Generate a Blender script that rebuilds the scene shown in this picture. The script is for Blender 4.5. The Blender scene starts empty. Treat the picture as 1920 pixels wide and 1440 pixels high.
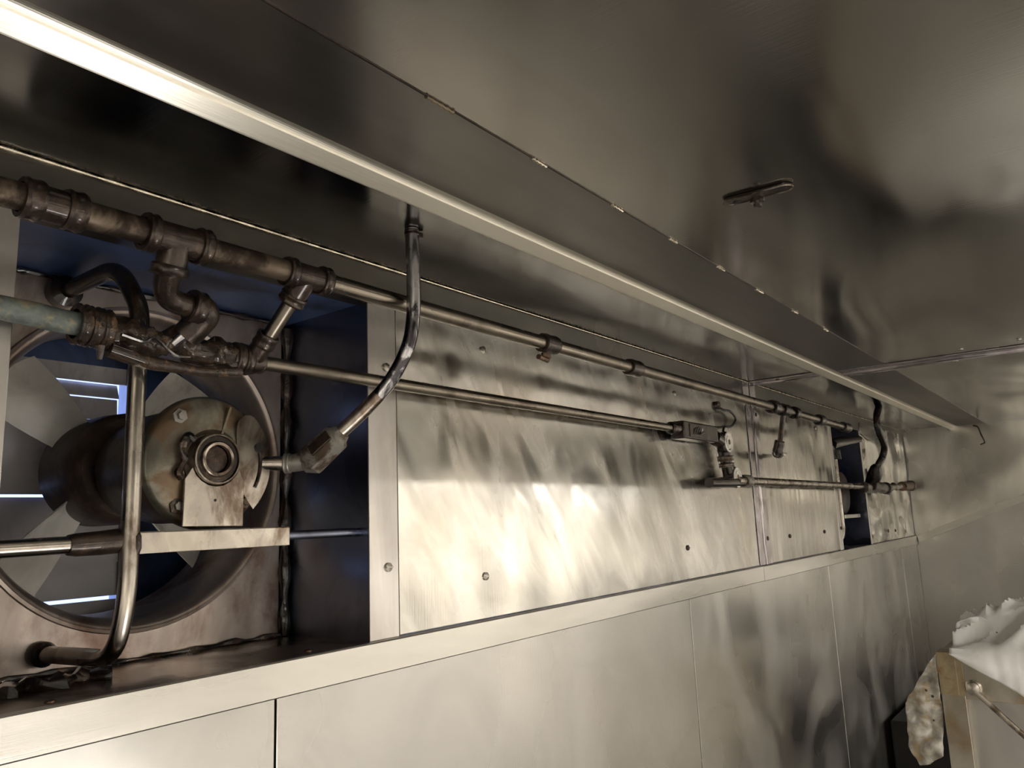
import bpy, bmesh, math, random
from mathutils import Vector, Matrix, noise
random.seed(7)
C = bpy.context.scene.collection
ZC = 1.75          # camera eye height above the kitchen floor; everything below is laid out around the eye

# ------------------------------------------------------------------ camera
cam = bpy.data.cameras.new('camera')
cam.sensor_width = 36.0
cam.lens = 36.0 * 1456.0 / 1920.0
cam.clip_start = 0.01
camo = bpy.data.objects.new('camera', cam); C.objects.link(camo)
ax = Vector((1125., 212., 1456.)).normalized()
bz = Vector((-335., -8220., 1456.)); bz = (bz - ax * ax.dot(bz)).normalized()
ay = -ax.cross(bz)
right = Vector((ax[0], ay[0], bz[0])); down = Vector((ax[1], ay[1], bz[1])); fwd = Vector((ax[2], ay[2], bz[2]))
m = Matrix.Identity(4)
for i in range(3):
    m[i][0] = right[i]; m[i][1] = -down[i]; m[i][2] = -fwd[i]
m[2][3] = ZC
camo.matrix_world = m
bpy.context.scene.camera = camo

# ------------------------------------------------------------------ world (overcast sky outside the fan shutter) and exposure
w = bpy.data.worlds.new('world'); bpy.context.scene.world = w; w.use_nodes = True
w.node_tree.nodes['Background'].inputs[0].default_value = (0.42, 0.55, 1.0, 1)
w.node_tree.nodes['Background'].inputs[1].default_value = 3.0
vs = bpy.context.scene.view_settings
vs.view_transform = 'Standard'; vs.look = 'None'; vs.gamma = 1.0; vs.use_curve_mapping = False
vs.exposure = -0.42

def area(name, loc, size, power, col, target=None, size_y=None):
    l = bpy.data.lights.new(name, 'AREA'); l.energy = power; l.color = col
    l.shape = 'RECTANGLE'; l.size = size; l.size_y = size_y or size
    o = bpy.data.objects.new(name, l); C.objects.link(o); o.location = (loc[0], loc[1], loc[2] + ZC)
    d = Vector(target) - Vector(loc) if target else Vector((0, 0, -1))
    o.rotation_euler = d.to_track_quat('-Z', 'Y').to_euler()
    return o
WARM = (1.0, 0.962, 0.905)
# kitchen ceiling lamps, in the room in front of the hood
for k, (lx, ly, pw) in enumerate([(-2.5, -3.6, 330), (1.5, -4.6, 260), (5.5, -4.6, 200), (9.0, -4.6, 260), (12.5, -4.6, 260), (16.5, -4.6, 260), (20.5, -4.6, 260), (3.0, -7.6, 240), (9.0, -7.6, 300), (15.0, -7.6, 300)]):
    area('ceiling_or_fill_light', (lx, ly, 0.76), 2.2, pw, WARM, size_y=0.5)
area('ceiling_or_fill_light', (1.6, -2.1, 0.76), 1.2, 110, WARM, size_y=0.3)  # added fill light that brightens the bag, the stand and the end wall
# portable work lamp standing on the worktop side below the fan, pointing up at the hood
area('work_lamp_light', (0.74, 0.32, -0.64), 0.36, 3.0, (1.0, 0.97, 0.93), target=(0.62, 0.80, 0.35), size_y=0.12)

# ------------------------------------------------------------------ materials
def nodes(name):
    mt = bpy.data.materials.new(name); mt.use_nodes = True
    nt = mt.node_tree
    return mt, nt, nt.nodes['Principled BSDF']
def N(nt, t, **kw):
    n = nt.nodes.new(t)
    for k, v in kw.items(): setattr(n, k, v)
    return n
def coords(nt, scale=(1, 1, 1), loc=(0, 0, 0), rot=0.0):
    g = N(nt, 'ShaderNodeNewGeometry'); mp = N(nt, 'ShaderNodeMapping')
    mp.inputs['Scale'].default_value = scale; mp.inputs['Location'].default_value = loc
    if rot:
        m0 = N(nt, 'ShaderNodeMapping'); m0.inputs['Rotation'].default_value = (0, rot, 0)
        nt.links.new(g.outputs['Position'], m0.inputs['Vector']); nt.links.new(m0.outputs[0], mp.inputs['Vector']); return mp.outputs[0]
    nt.links.new(g.outputs['Position'], mp.inputs['Vector'])
    return mp.outputs[0]
def noise_tex(nt, scale, sc, detail=3, rough=0.55, dist=0.0, loc=(0, 0, 0), rot=0.0):
    n = N(nt, 'ShaderNodeTexNoise'); n.inputs['Scale'].default_value = scale
    n.inputs['Detail'].default_value = detail; n.inputs['Roughness'].default_value = rough
    n.inputs['Distortion'].default_value = dist
    nt.links.new(coords(nt, sc, loc, rot), n.inputs['Vector'])
    return n.outputs['Fac']
def rng(nt, s, a, b, c, d, smooth=True):
    r = N(nt, 'ShaderNodeMapRange')
    if smooth: r.interpolation_type = 'SMOOTHSTEP'
    for i, v in zip((1, 2, 3, 4), (a, b, c, d)): r.inputs[i].default_value = v
    nt.links.new(s, r.inputs[0]); return r.outputs[0]
def mixc(nt, f, a, b):
    x = N(nt, 'ShaderNodeMix', data_type='RGBA')
    if isinstance(f, float): x.inputs[0].default_value = f
    else: nt.links.new(f, x.inputs[0])
    for i, v in ((6, a), (7, b)):
        if isinstance(v, tuple): x.inputs[i].default_value = (*v, 1)
        else: nt.links.new(v, x.inputs[i])
    return x.outputs[2]
def bump(nt, h, strength, dist, prev=None):
    b = N(nt, 'ShaderNodeBump'); b.inputs['Strength'].default_value = strength; b.inputs['Distance'].default_value = dist
    nt.links.new(h, b.inputs['Height'])
    if prev is not None: nt.links.new(prev, b.inputs['Normal'])
    return b.outputs[0]

def steel(name, tint, r0=0.22, r1=0.42, brush=(30, 30, 1), smear=(1.5, 1, 1), smear_scale=2.5, wave=0.0, wave_scale=1.6,
          wave_sc=(1, 1, 1), stain=None, stain_scale=4.0, stain_amt=0.5, stain_th=(0.5, 0.7), metallic=1.0, fine=0.02, smear_dist=0.6, rot=0.0,
          seed=0, dimple=0.0, tintvar=0.12):
    mt, nt, p = nodes(name)
    p.inputs['Metallic'].default_value = metallic
    s1 = noise_tex(nt, smear_scale, smear, 2.5, 0.5, smear_dist, (seed, seed * 2.1, 0), rot)
    r = rng(nt, s1, 0.32, 0.68, r0, r1); nt.links.new(r, p.inputs['Roughness'])
    dark = tuple(c * (1 - tintvar) for c in tint); lit = tuple(min(1, c * (1 + tintvar)) for c in tint)
    s2 = noise_tex(nt, smear_scale * 1.7, smear, 4, 0.6, smear_dist, (3 + seed, 1, 5), rot * 1.3)
    col = mixc(nt, rng(nt, s2, 0.3, 0.7, 0, 1), dark, lit)
    if stain:
        s3 = noise_tex(nt, stain_scale, (1, 1, 0.6), 6, 0.65, 0.4, (9 + seed, 4, 2))
        col = mixc(nt, rng(nt, s3, stain_th[0], stain_th[1], 0, stain_amt), col, stain)
    nt.links.new(col, p.inputs['Base Color'])
    nrm = None
    if wave: nrm = bump(nt, noise_tex(nt, wave_scale, wave_sc, 0.3, 0.4, 0.5, (seed * 3.3, 2, 7)), 1.0, wave)
    if dimple:
        v = N(nt, 'ShaderNodeTexVoronoi', feature='SMOOTH_F1'); v.inputs['Scale'].default_value = 6.0
        v.inputs['Smoothness'].default_value = 0.7
        nt.links.new(coords(nt, (0.55, 1, 1)), v.inputs['Vector'])
        nrm = bump(nt, v.outputs['Distance'], 1.0, dimple, nrm)
    if fine: nrm = bump(nt, noise_tex(nt, 9, brush, 2, 0.5, 0), 0.5, fine * 0.006, nrm)
    if nrm is not None: nt.links.new(nrm, p.inputs['Normal'])
    return mt
def plain(name, col, rough=0.5, metallic=0.0, var=0.15, scale=20, stain=None, stain_th=(0.5, 0.65), stain_scale=12, bmp=0.0, stain_amt=0.8,
          transmission=0.0, alpha=None, emit=None, coat=0.0):
    mt, nt, p = nodes(name)
    s = noise_tex(nt, scale, (1, 1, 1), 5, 0.6, 0.3)
    c = mixc(nt, rng(nt, s, 0.3, 0.7, 0, 1), tuple(x * (1 - var) for x in col), tuple(min(1, x * (1 + var)) for x in col))
    if stain:
        s3 = noise_tex(nt, stain_scale, (1, 1, 1), 6, 0.65, 0.6, (5, 2, 8))
        c = mixc(nt, rng(nt, s3, stain_th[0], stain_th[1], 0, stain_amt), c, stain)
    nt.links.new(c, p.inputs['Base Color'])
    p.inputs['Roughness'].default_value = rough; p.inputs['Metallic'].default_value = metallic
    if coat: p.inputs['Coat Weight'].default_value = coat
    if transmission: p.inputs['Transmission Weight'].default_value = transmission
    if alpha is not None: p.inputs['Alpha'].default_value = alpha
    if emit: p.inputs['Emission Color'].default_value = (*emit[0], 1); p.inputs['Emission Strength'].default_value = emit[1]
    if bmp: nt.links.new(bump(nt, noise_tex(nt, scale * 1.5, (1, 1, 1), 6, 0.65, 0.3, (1, 1, 1)), 1.0, bmp), p.inputs['Normal'])
    return mt

T = (0.62, 0.595, 0.55)
M = {}
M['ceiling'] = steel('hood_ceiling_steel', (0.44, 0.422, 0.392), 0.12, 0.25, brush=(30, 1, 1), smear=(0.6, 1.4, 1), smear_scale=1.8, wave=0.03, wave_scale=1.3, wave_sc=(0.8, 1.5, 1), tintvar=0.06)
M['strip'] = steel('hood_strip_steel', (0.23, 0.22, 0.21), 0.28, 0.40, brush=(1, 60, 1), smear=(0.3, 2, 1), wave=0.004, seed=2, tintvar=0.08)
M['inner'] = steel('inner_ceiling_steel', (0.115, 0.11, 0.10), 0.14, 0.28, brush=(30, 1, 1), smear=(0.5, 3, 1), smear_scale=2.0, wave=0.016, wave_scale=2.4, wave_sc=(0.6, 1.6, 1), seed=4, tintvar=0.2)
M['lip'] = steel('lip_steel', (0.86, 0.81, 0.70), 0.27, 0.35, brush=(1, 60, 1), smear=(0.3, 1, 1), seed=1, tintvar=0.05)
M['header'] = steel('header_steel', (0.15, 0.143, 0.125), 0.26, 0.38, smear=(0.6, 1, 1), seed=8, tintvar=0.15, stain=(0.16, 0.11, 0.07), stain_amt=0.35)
M['panel'] = steel('cover_panel_steel', T, 0.15, 0.29, smear=(2.6, 1, 0.9), smear_scale=2.2, rot=0.5, wave=0.013, wave_scale=2.0, wave_sc=(1.5, 1, 0.8), stain=(0.44, 0.37, 0.28), stain_amt=0.4, stain_scale=3.0, smear_dist=2.2, seed=11, tintvar=0.10)
M['panel2'] = steel('cover_panel_steel_shiny', T, 0.12, 0.26, smear=(3.5, 1, 0.5), smear_scale=3.0, wave=0.014, wave_scale=2.0, wave_sc=(1.4, 1, 0.6), stain=(0.36, 0.28, 0.19), stain_amt=0.3, smear_dist=1.5, seed=17)
M['dimple'] = steel('dimpled_panel_steel', (0.62, 0.60, 0.56), 0.06, 0.14, smear=(2.2, 1, 0.4), smear_scale=3.0, wave=0.02, wave_scale=2.2, dimple=0.08, seed=21)
M['endwall'] = steel('end_wall_steel', (0.60, 0.575, 0.525), 0.14, 0.30, smear=(1, 1.6, 0.6), smear_scale=2.0, wave=0.04, wave_scale=2.2, seed=23)
M['lower'] = steel('lower_panel_steel', (0.52, 0.50, 0.465), 0.24, 0.42, smear=(1, 1, 0.8), smear_scale=1.6, wave=0.008, wave_scale=1.2, seed=31, smear_dist=1.2, tintvar=0.07)
M['ledge'] = steel('ledge_steel', (0.60, 0.575, 0.525), 0.26, 0.40, brush=(1, 60, 60), smear=(0.4, 1, 2), seed=33, tintvar=0.08)
M['ledge_dark'] = steel('ledge_top_steel', (0.30, 0.25, 0.20), 0.18, 0.42, smear=(1, 1, 1), smear_scale=5, stain=(0.03, 0.02, 0.012), stain_scale=7, stain_amt=0.9, stain_th=(0.48, 0.62), seed=35)
M['fanwall'] = steel('fan_wall_steel', (0.44, 0.375, 0.33), 0.30, 0.50, smear=(1.5, 1, 0.8), smear_scale=4, stain=(0.15, 0.075, 0.045), stain_scale=6, stain_amt=0.85, stain_th=(0.46, 0.68), seed=41, metallic=0.85, tintvar=0.18)
M['post'] = steel('post_steel', (0.58, 0.55, 0.52), 0.3, 0.42, brush=(60, 1, 1), smear=(3, 1, 0.5), stain=(0.3, 0.22, 0.14), stain_amt=0.25, seed=43)
M['duct'] = steel('duct_side_steel', (0.24, 0.26, 0.34), 0.2, 0.4, smear=(1, 1, 1), smear_scale=3, stain=(0.08, 0.06, 0.05), stain_amt=0.5, seed=45)  # blue in the tint stands in for sky reflected by the bare steel
M['blue'] = plain('dark_blue_sheet', (0.06, 0.10, 0.23), 0.4, 0.3, var=0.25, scale=6, stain=(0.03, 0.02, 0.015), stain_scale=5, stain_amt=0.6)
M['band'] = steel('riveted_band_steel', (0.52, 0.48, 0.49), 0.16, 0.3, smear=(2, 1, 1), smear_scale=6, wave=0.006, wave_scale=12, seed=47)
M['chrome'] = steel('worn_chrome', (0.50, 0.49, 0.50), 0.12, 0.3, smear_scale=18, stain=(0.03, 0.025, 0.03), stain_scale=22, stain_amt=0.9, stain_th=(0.48, 0.56), smear=(1, 1, 0.5), seed=51)
M['tube'] = steel('stained_tube', (0.47, 0.425, 0.37), 0.18, 0.36, smear_scale=10, stain=(0.11, 0.065, 0.04), stain_scale=11, stain_amt=0.85, stain_th=(0.46, 0.64), seed=53)
M['pipe'] = steel('dull_brass_pipe', (0.27, 0.235, 0.19), 0.24, 0.42, brush=(1, 60, 60), smear=(1, 1, 1), smear_scale=5, stain=(0.05, 0.03, 0.02), stain_scale=8, stain_amt=0.6, seed=55)
M['pipe_rust'] = steel('rusty_pipe', (0.17, 0.13, 0.095), 0.35, 0.6, smear_scale=9, stain=(0.035, 0.022, 0.016), stain_scale=16, stain_amt=0.95, stain_th=(0.42, 0.58), seed=57, metallic=0.7)
M['fitting'] = plain('greasy_iron_fitting', (0.050, 0.034, 0.026), 0.28, 0.6, var=0.5, scale=40, stain=(0.11, 0.07, 0.045), stain_scale=35, stain_th=(0.55, 0.7), bmp=0.0015, coat=0.4)
M['fitting_dark'] = plain('black_greasy_fitting', (0.03, 0.024, 0.02), 0.25, 0.5, var=0.5, scale=40, stain=(0.09, 0.05, 0.03), stain_scale=30, bmp=0.001, coat=0.4)
M['crust'] = plain('crusted_grease_rust', (0.040, 0.022, 0.012), 0.22, 0.2, var=0.6, scale=60, stain=(0.16, 0.095, 0.045), stain_scale=38, stain_th=(0.54, 0.66), bmp=0.006, coat=0.7)
M['verdigris'] = plain('verdigris_pipe', (0.15, 0.175, 0.16), 0.55, 0.1, var=0.35, scale=40, stain=(0.34, 0.28, 0.16), stain_scale=20, stain_th=(0.5, 0.62), bmp=0.002)
M['enamel'] = plain('corroded_motor_paint', (0.24, 0.225, 0.18), 0.34, 0.55, var=0.45, scale=11, stain=(0.17, 0.10, 0.05), stain_scale=10, stain_th=(0.46, 0.6), bmp=0.0012)
M['motor'] = plain('dark_motor_body', (0.05, 0.035, 0.027), 0.4, 0.4, var=0.5, scale=20, stain=(0.12, 0.06, 0.03), bmp=0.002)
M['hub'] = plain('rusty_hub', (0.06, 0.04, 0.03), 0.45, 0.4, var=0.5, scale=18, stain=(0.12, 0.085, 0.06), stain_scale=10, bmp=0.002)
M['blade'] = steel('aluminium_blade', (0.66, 0.645, 0.60), 0.38, 0.6, smear_scale=6, smear=(1, 1, 1), stain=(0.16, 0.11, 0.07), stain_scale=8, stain_amt=0.8, stain_th=(0.5, 0.75), seed=61, metallic=0.2)
M['shutter'] = steel('shutter_board', (0.78, 0.76, 0.78), 0.4, 0.6, smear_scale=4, smear=(1, 1, 1), stain=(0.22, 0.15, 0.12), stain_scale=9, stain_amt=0.5, seed=63, metallic=0.0)
M['grey_fitting'] = steel('grey_cast_fitting', (0.30, 0.28, 0.25), 0.4, 0.6, smear_scale=16, smear=(1, 1, 1), stain=(0.08, 0.045, 0.02), stain_scale=22, stain_amt=0.85, stain_th=(0.48, 0.6), seed=65, metallic=0.6)
M['screw'] = steel('screw_steel', (0.4, 0.37, 0.33), 0.25, 0.4, smear_scale=40, seed=67)
M['screw_dark'] = plain('rusted_screw', (0.06, 0.04, 0.03), 0.4, 0.6)
M['weld'] = steel('weld_bead', (0.62, 0.55, 0.44), 0.2, 0.35, smear_scale=80, smear=(1, 1, 1), seed=69)
M['weld_brown'] = plain('scorched_weld', (0.20, 0.155, 0.10), 0.4, 0.5, scale=60, bmp=0.001)
M['white_cap'] = plain('off_white_valve_cap', (0.80, 0.77, 0.70), 0.45, 0.0, scale=50)
M['black'] = plain('black_gap', (0.008, 0.006, 0.005), 0.6)
M['grease'] = plain('black_grease', (0.012, 0.007, 0.005), 0.2, 0.0, coat=0.6, bmp=0.002, stain=(0.06, 0.03, 0.02))
M['bag'] = plain('white_plastic_bag', (0.90, 0.89, 0.86), 0.24, 0.0, var=0.05, scale=10, stain=(0.50, 0.36, 0.18), stain_scale=7, stain_th=(0.60, 0.74), stain_amt=0.5, bmp=0.001)
M['speck'] = plain('burnt_crumb', (0.03, 0.02, 0.012), 0.5)
M['film'] = plain('dirty_plastic_film', (0.42, 0.39, 0.33), 0.22, 0.0, var=0.4, scale=16, stain=(0.36, 0.26, 0.14), stain_scale=14, stain_th=(0.48, 0.62), stain_amt=0.8, bmp=0.002, alpha=0.84)
M['stand'] = steel('stand_steel', (0.50, 0.46, 0.38), 0.28, 0.42, smear_scale=5, stain=(0.38, 0.22, 0.06), stain_scale=6, stain_amt=0.5, stain_th=(0.5, 0.7), seed=71)
M['stand_rust'] = plain('rust_tinted_steel', (0.36, 0.29, 0.18), 0.36, 0.7, var=0.2, scale=12, stain=(0.26, 0.12, 0.04), stain_scale=14, stain_th=(0.5, 0.7))
M['appliance'] = plain('black_range', (0.012, 0.010, 0.009), 0.75)
M['kitchen_wall'] = plain('kitchen_wall_paint', (0.80, 0.78, 0.73), 0.6, var=0.05, scale=2)
M['kitchen_dark'] = plain('kitchen_equipment_grey', (0.16, 0.15, 0.14), 0.4, 0.5)
M['floor'] = plain('kitchen_floor_tile', (0.36, 0.345, 0.32), 0.5, var=0.1, scale=3)
M['rubber'] = plain('black_cable', (0.02, 0.018, 0.016), 0.45)
M['copper'] = plain('brown_copper', (0.15, 0.095, 0.065), 0.4, 0.8, var=0.4, scale=40)

# ------------------------------------------------------------------ geometry helpers
class MB:
    def __init__(s): s.v = []; s.f = []; s.sm = []
    def add(s, vs, fs, smooth=False):
        o = len(s.v); s.v += [tuple(v) for v in vs]
        for f in fs: s.f.append([i + o for i in f]); s.sm.append(smooth)
        return s
    def box(s, x0, x1, y0, y1, z0, z1):
        v = [(x, y, z) for x in (x0, x1) for y in (y0, y1) for z in (z0, z1)]
        return s.add(v, [(0, 1, 3, 2), (4, 6, 7, 5), (0, 4, 5, 1), (2, 3, 7, 6), (0, 2, 6, 4), (1, 5, 7, 3)])
    def tube(s, pts, r, n=20, caps=True, lump=0.0):
        pts = [Vector(p) for p in pts]; rs = r if isinstance(r, (list, tuple)) else [r] * len(pts)
        t0 = (pts[1] - pts[0]).normalized()
        u = t0.orthogonal().normalized(); vs = []
        for i, p in enumerate(pts):
            t = (pts[min(i + 1, len(pts) - 1)] - pts[max(i - 1, 0)]).normalized()
            if t.length < 1e-6: t = t0
            u = (u - t * u.dot(t)).normalized(); w_ = t.cross(u)
            for k in range(n):
                a = 2 * math.pi * k / n; q = p + (u * math.cos(a) + w_ * math.sin(a)) * rs[i]
                if lump:
                    q += (q - p).normalized() * lump * (noise.noise(q * 38) + 0.6 * noise.noise(q * 95))
                vs.append(q)
        fs = []
        for i in range(len(pts) - 1):
            for k in range(n):
                a = i * n + k; b = i * n + (k + 1) % n
                fs.append((a, b, b + n, a + n))
        if caps:
            fs.append(tuple(range(n - 1, -1, -1))); fs.append(tuple((len(pts) - 1) * n + k for k in range(n)))
        return s.add(vs, fs, True)
    def cyl(s, a, b, r, n=24, r2=None): return s.tube([a, b], [r, r if r2 is None else r2], n)
    def lathe(s, o, d, prof, n=40):
        o = Vector(o); d = Vector(d).normalized(); pts = []; rs = []
        u = d.orthogonal().normalized(); w_ = d.cross(u); vs = []
        for (t, r) in prof:
            for k in range(n):
                a = 2 * math.pi * k / n
                vs.append(o + d * t + (u * math.cos(a) + w_ * math.sin(a)) * max(r, 1e-5))
        fs = []
        for i in range(len(prof) - 1):
            for k in range(n):
                a = i * n + k; b = i * n + (k + 1) % n; fs.append((a, b, b + n, a + n))
        return s.add(vs, fs, True)
    def extrude_x(s, prof, x0, x1, smooth=False):
        n = len(prof); vs = [(x0, y, z) for y, z in prof] + [(x1, y, z) for y, z in prof]
        fs = [(i, (i + 1) % n, (i + 1) % n + n, i + n) for i in range(n)] + [tuple(range(n - 1, -1, -1)), tuple(range(n, 2 * n))]
        return s.add(vs, fs, smooth)
    def prism(s, poly, ax_, lo, hi):
        def P(a, b, t): return {'y': (a, t, b), 'x': (t, a, b), 'z': (a, b, t)}[ax_]
        n = len(poly); vs = [P(a, b, lo) for a, b in poly] + [P(a, b, hi) for a, b in poly]
        return s.add(vs, [(i, (i + 1) % n, (i + 1) % n + n, i + n) for i in range(n)] + [tuple(range(n - 1, -1, -1)), tuple(range(n, 2 * n))])
    def bounds(s):
        return [min(v[i] for v in s.v) for i in range(3)], [max(v[i] for v in s.v) for i in range(3)]
    def build(s, name, mat, parent=None, bevel=0.0, props=None):
        me = bpy.data.meshes.new(name)
        if parent is None:
            lo, hi = s.bounds(); org = Vector(((lo[0] + hi[0]) / 2, (lo[1] + hi[1]) / 2, lo[2]))
        else: org = Vector(parent['_o'])
        me.from_pydata([tuple(Vector(v) - org) for v in s.v], [], s.f); me.update()
        bm = bmesh.new(); bm.from_mesh(me); bmesh.ops.recalc_face_normals(bm, faces=bm.faces); bm.to_mesh(me); bm.free()
        for p, q in zip(me.polygons, s.sm): p.use_smooth = q
        me.materials.append(M[mat])
        o = bpy.data.objects.new(name, me); C.objects.link(o)
        o['_o'] = tuple(org)
        if parent is None: o.location = (org[0], org[1], org[2] + ZC)
        else: o.parent = parent
        if any(s.sm) and not all(s.sm) or any(s.sm):
            try: me.set_sharp_from_angle(angle=math.radians(40))
            except Exception: pass
        if bevel:
            b = o.modifiers.new('bevel', 'BEVEL'); b.width = bevel; b.segments = 2; b.limit_method = 'ANGLE'
        return o
def empty(name, org):
    o = bpy.data.objects.new(name, None); C.objects.link(o); o.empty_display_size = 0.05
    o.location = (org[0], org[1], org[2] + ZC); o['_o'] = tuple(org); return o
def tag(o, label=None, cat=None, group=None, kind=None):
    if label: o['label'] = label
    if cat: o['category'] = cat
    if group: o['group'] = group
    if kind: o['kind'] = kind
    return o
def struct(mb, name, mat, **k): return tag(mb.build(name, mat, **k), kind='structure')
def smooth_path(pts, n=8):
    pts = [Vector(p) for p in pts]; P = [2 * pts[0] - pts[1]] + pts + [2 * pts[-1] - pts[-2]]; out = []
    for i in range(1, len(P) - 2):
        for k in range(n):
            t = k / n; a, b, c, d = P[i - 1:i + 3]
            out.append(0.5 * ((2 * b) + (c - a) * t + (2 * a - 5 * b + 4 * c - d) * t * t + (3 * b - a - 3 * c + d) * t ** 3))
    out.append(pts[-1]); return out
def arc_path(pts, rad, n=8):
    pts = [Vector(p) for p in pts]; out = [pts[0]]
    for i in range(1, len(pts) - 1):
        a, b, c = pts[i - 1], pts[i], pts[i + 1]
        d1 = (a - b).normalized(); d2 = (c - b).normalized()
        r = min(rad, (a - b).length * 0.48, (c - b).length * 0.48)
        for k in range(n + 1):
            t = k / n; out.append((b + d1 * r) * (1 - t) ** 2 + b * 2 * t * (1 - t) + (b + d2 * r) * t * t)
    out.append(pts[-1]); return out

YW, ZL, ZT, H, XE = 1.10, -0.2046, 0.432, 0.515, 5.94      # panel plane, ledge, panel top, hood ceiling, end wall
YF = 1.337                                                  # plane of the fan walls
O1 = (0.388, 1.002); O2 = (4.10, 4.735)                     # the two fan openings

# ------------------------------------------------------------------ kitchen shell
struct(MB().box(-5, 24, -9, 1.9, -ZC - 0.05, -ZC), 'floor', 'floor')
struct(MB().box(-5, 24, -9.1, -9, -ZC, 0.85), 'wall_front', 'kitchen_wall')
struct(MB().box(-5.1, -5, -9, 1.9, -ZC, 0.85), 'wall_left', 'kitchen_wall')
struct(MB().box(24, 24.1, -9, 1.9, -ZC, 0.85), 'wall_right', 'kitchen_wall')
struct(MB().box(-5, 24, -9, -1.27, 0.80, 0.85).box(XE + 0.03, 24, -1.27, 1.9, 0.80, 0.85).box(-5, -3, -1.27, 1.9, 0.80, 0.85).box(-5, XE + 0.03, -1.27, 1.9, 0.87, 0.9), 'ceiling', 'kitchen_wall')
struct(MB().box(XE + 0.05, 24, 1.8, 1.9, -ZC, 0.85).box(-5, -3, 1.8, 1.9, -ZC, 0.9).box(-3, 0.25, 1.8, 1.9, -ZC, 0.9), 'wall_back_outer', 'kitchen_wall')

# hood: ceiling sheets, strip, inner ceiling, front apron
YS, YLIP = 0.596, 0.778
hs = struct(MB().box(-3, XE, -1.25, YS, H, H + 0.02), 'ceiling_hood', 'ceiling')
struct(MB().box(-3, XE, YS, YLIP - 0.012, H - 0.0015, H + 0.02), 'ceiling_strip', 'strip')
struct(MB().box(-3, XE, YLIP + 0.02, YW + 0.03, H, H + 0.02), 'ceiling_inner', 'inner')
struct(MB().box(-3, XE, -1.27, -1.25, 0.27, 0.87), 'wall_hood_apron', 'kitchen_dark')
# folded lip
prof = []
for k in range(9):
    t = k / 8; a = math.radians(0 + 50 * t)
    prof.append((0.762 + 0.020 * math.sin(a) / math.sin(math.radians(50)) * 0.9, 0.5145 - 0.010 * (1 - math.cos(a)) / (1 - math.cos(math.radians(50)))))
prof += [(0.7985, 0.4905), (0.8000, 0.4895), (0.8025, 0.4905), (0.8025, 0.516), (0.762, 0.516)]
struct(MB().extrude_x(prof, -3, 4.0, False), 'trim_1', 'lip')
struct(MB().box(-3, XE, 0.803, 0.805, 0.4915, 0.5148), 'trim_8', 'inner')
prof2 = [(y + (0.002 if i < 9 else 0.0), z + 0.001) for i, (y, z) in enumerate(prof)]
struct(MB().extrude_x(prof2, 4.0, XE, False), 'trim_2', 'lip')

# tack welds along the ceiling seam
for k, (x0, x1, mt) in enumerate([(0.245, 0.36, 'weld_brown'), (0.640, 0.690, 'weld_brown'), (0.858, 0.896, 'weld'), (1.082, 1.124, 'weld'), (1.30, 1.335, 'weld'),
                                  (1.525, 1.565, 'weld'), (1.755, 1.80, 'weld'), (2.02, 2.06, 'weld'), (2.30, 2.34, 'weld')]):
    mb = MB(); n = 14
    pts = [(x0 + (x1 - x0) * i / n, YS + 0.0008 * math.sin(i * 2.1), H - 0.0015) for i in range(n + 1)]
    mb.tube(pts, [0.0022 + 0.0007 * math.sin(i * 1.9 + k) for i in range(n + 1)], 8)
    mb.build('tack_weld', mt, hs)
mb = MB(); mb.tube([(x / 20, YS - 0.001, H - 0.0004) for x in range(-20, 110, 5)], 0.0011, 6); mb.build('seam_line', 'fitting', hs)

# weld bead between inner ceiling and header
mb = MB(); pts = []; rs = []
x = -0.6
while x < 5.9:
    pts.append((x, YW - 0.003, H - 0.003)); 
    rs.append(0.0022 + (0.0016 if x < 1.1 else 0.0003) * (0.5 + 0.5 * math.sin(x * 140) + random.uniform(-.3, .3)) if x < 1.4 else 0.0017)
    x += 0.012 if x < 1.4 else 0.2
mb.tube(pts, rs, 8); struct(mb, 'trim_3', 'weld')

# back wall: header above the openings, blocks between them, wall under the ledge
wb = MB()
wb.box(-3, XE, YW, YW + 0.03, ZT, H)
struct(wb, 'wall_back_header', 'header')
wb = MB()
wb.box(-3, O1[0] - 0.06, YW + 0.004, YF, ZL, ZT); wb.box(O1[1] + 0.006, O2[0] - 0.006, YW + 0.004, YF, ZL, ZT); wb.box(O2[1] + 0.006, XE, YW + 0.004, YF, ZL, ZT)
struct(wb, 'wall_back', 'duct')
struct(MB().box(-3, XE, YW + 0.003, YW + 0.05, -ZC, ZL - 0.01), 'wall_back_lower', 'black')

# ledge: flat shelf with a folded front skirt
struct(MB().box(-3, XE, YW - 0.004, YF + 0.02, ZL - 0.008, ZL), 'trim_4', 'ledge_dark')
sk = [(1.0965, ZL + 0.001), (1.0890, ZL + 0.0005), (1.0870, ZL - 0.002), (1.0870, -0.2585), (1.0885, -0.2605), (1.0915, -0.2600), (1.0915, ZL - 0.006), (1.0965, ZL - 0.006)]
struct(MB().extrude_x(sk, -3, 2.98), 'trim_5', 'ledge')
struct(MB().extrude_x([(y, z - 0.001) for y, z in sk], 2.982, XE - 0.012), 'trim_6', 'ledge')

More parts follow.
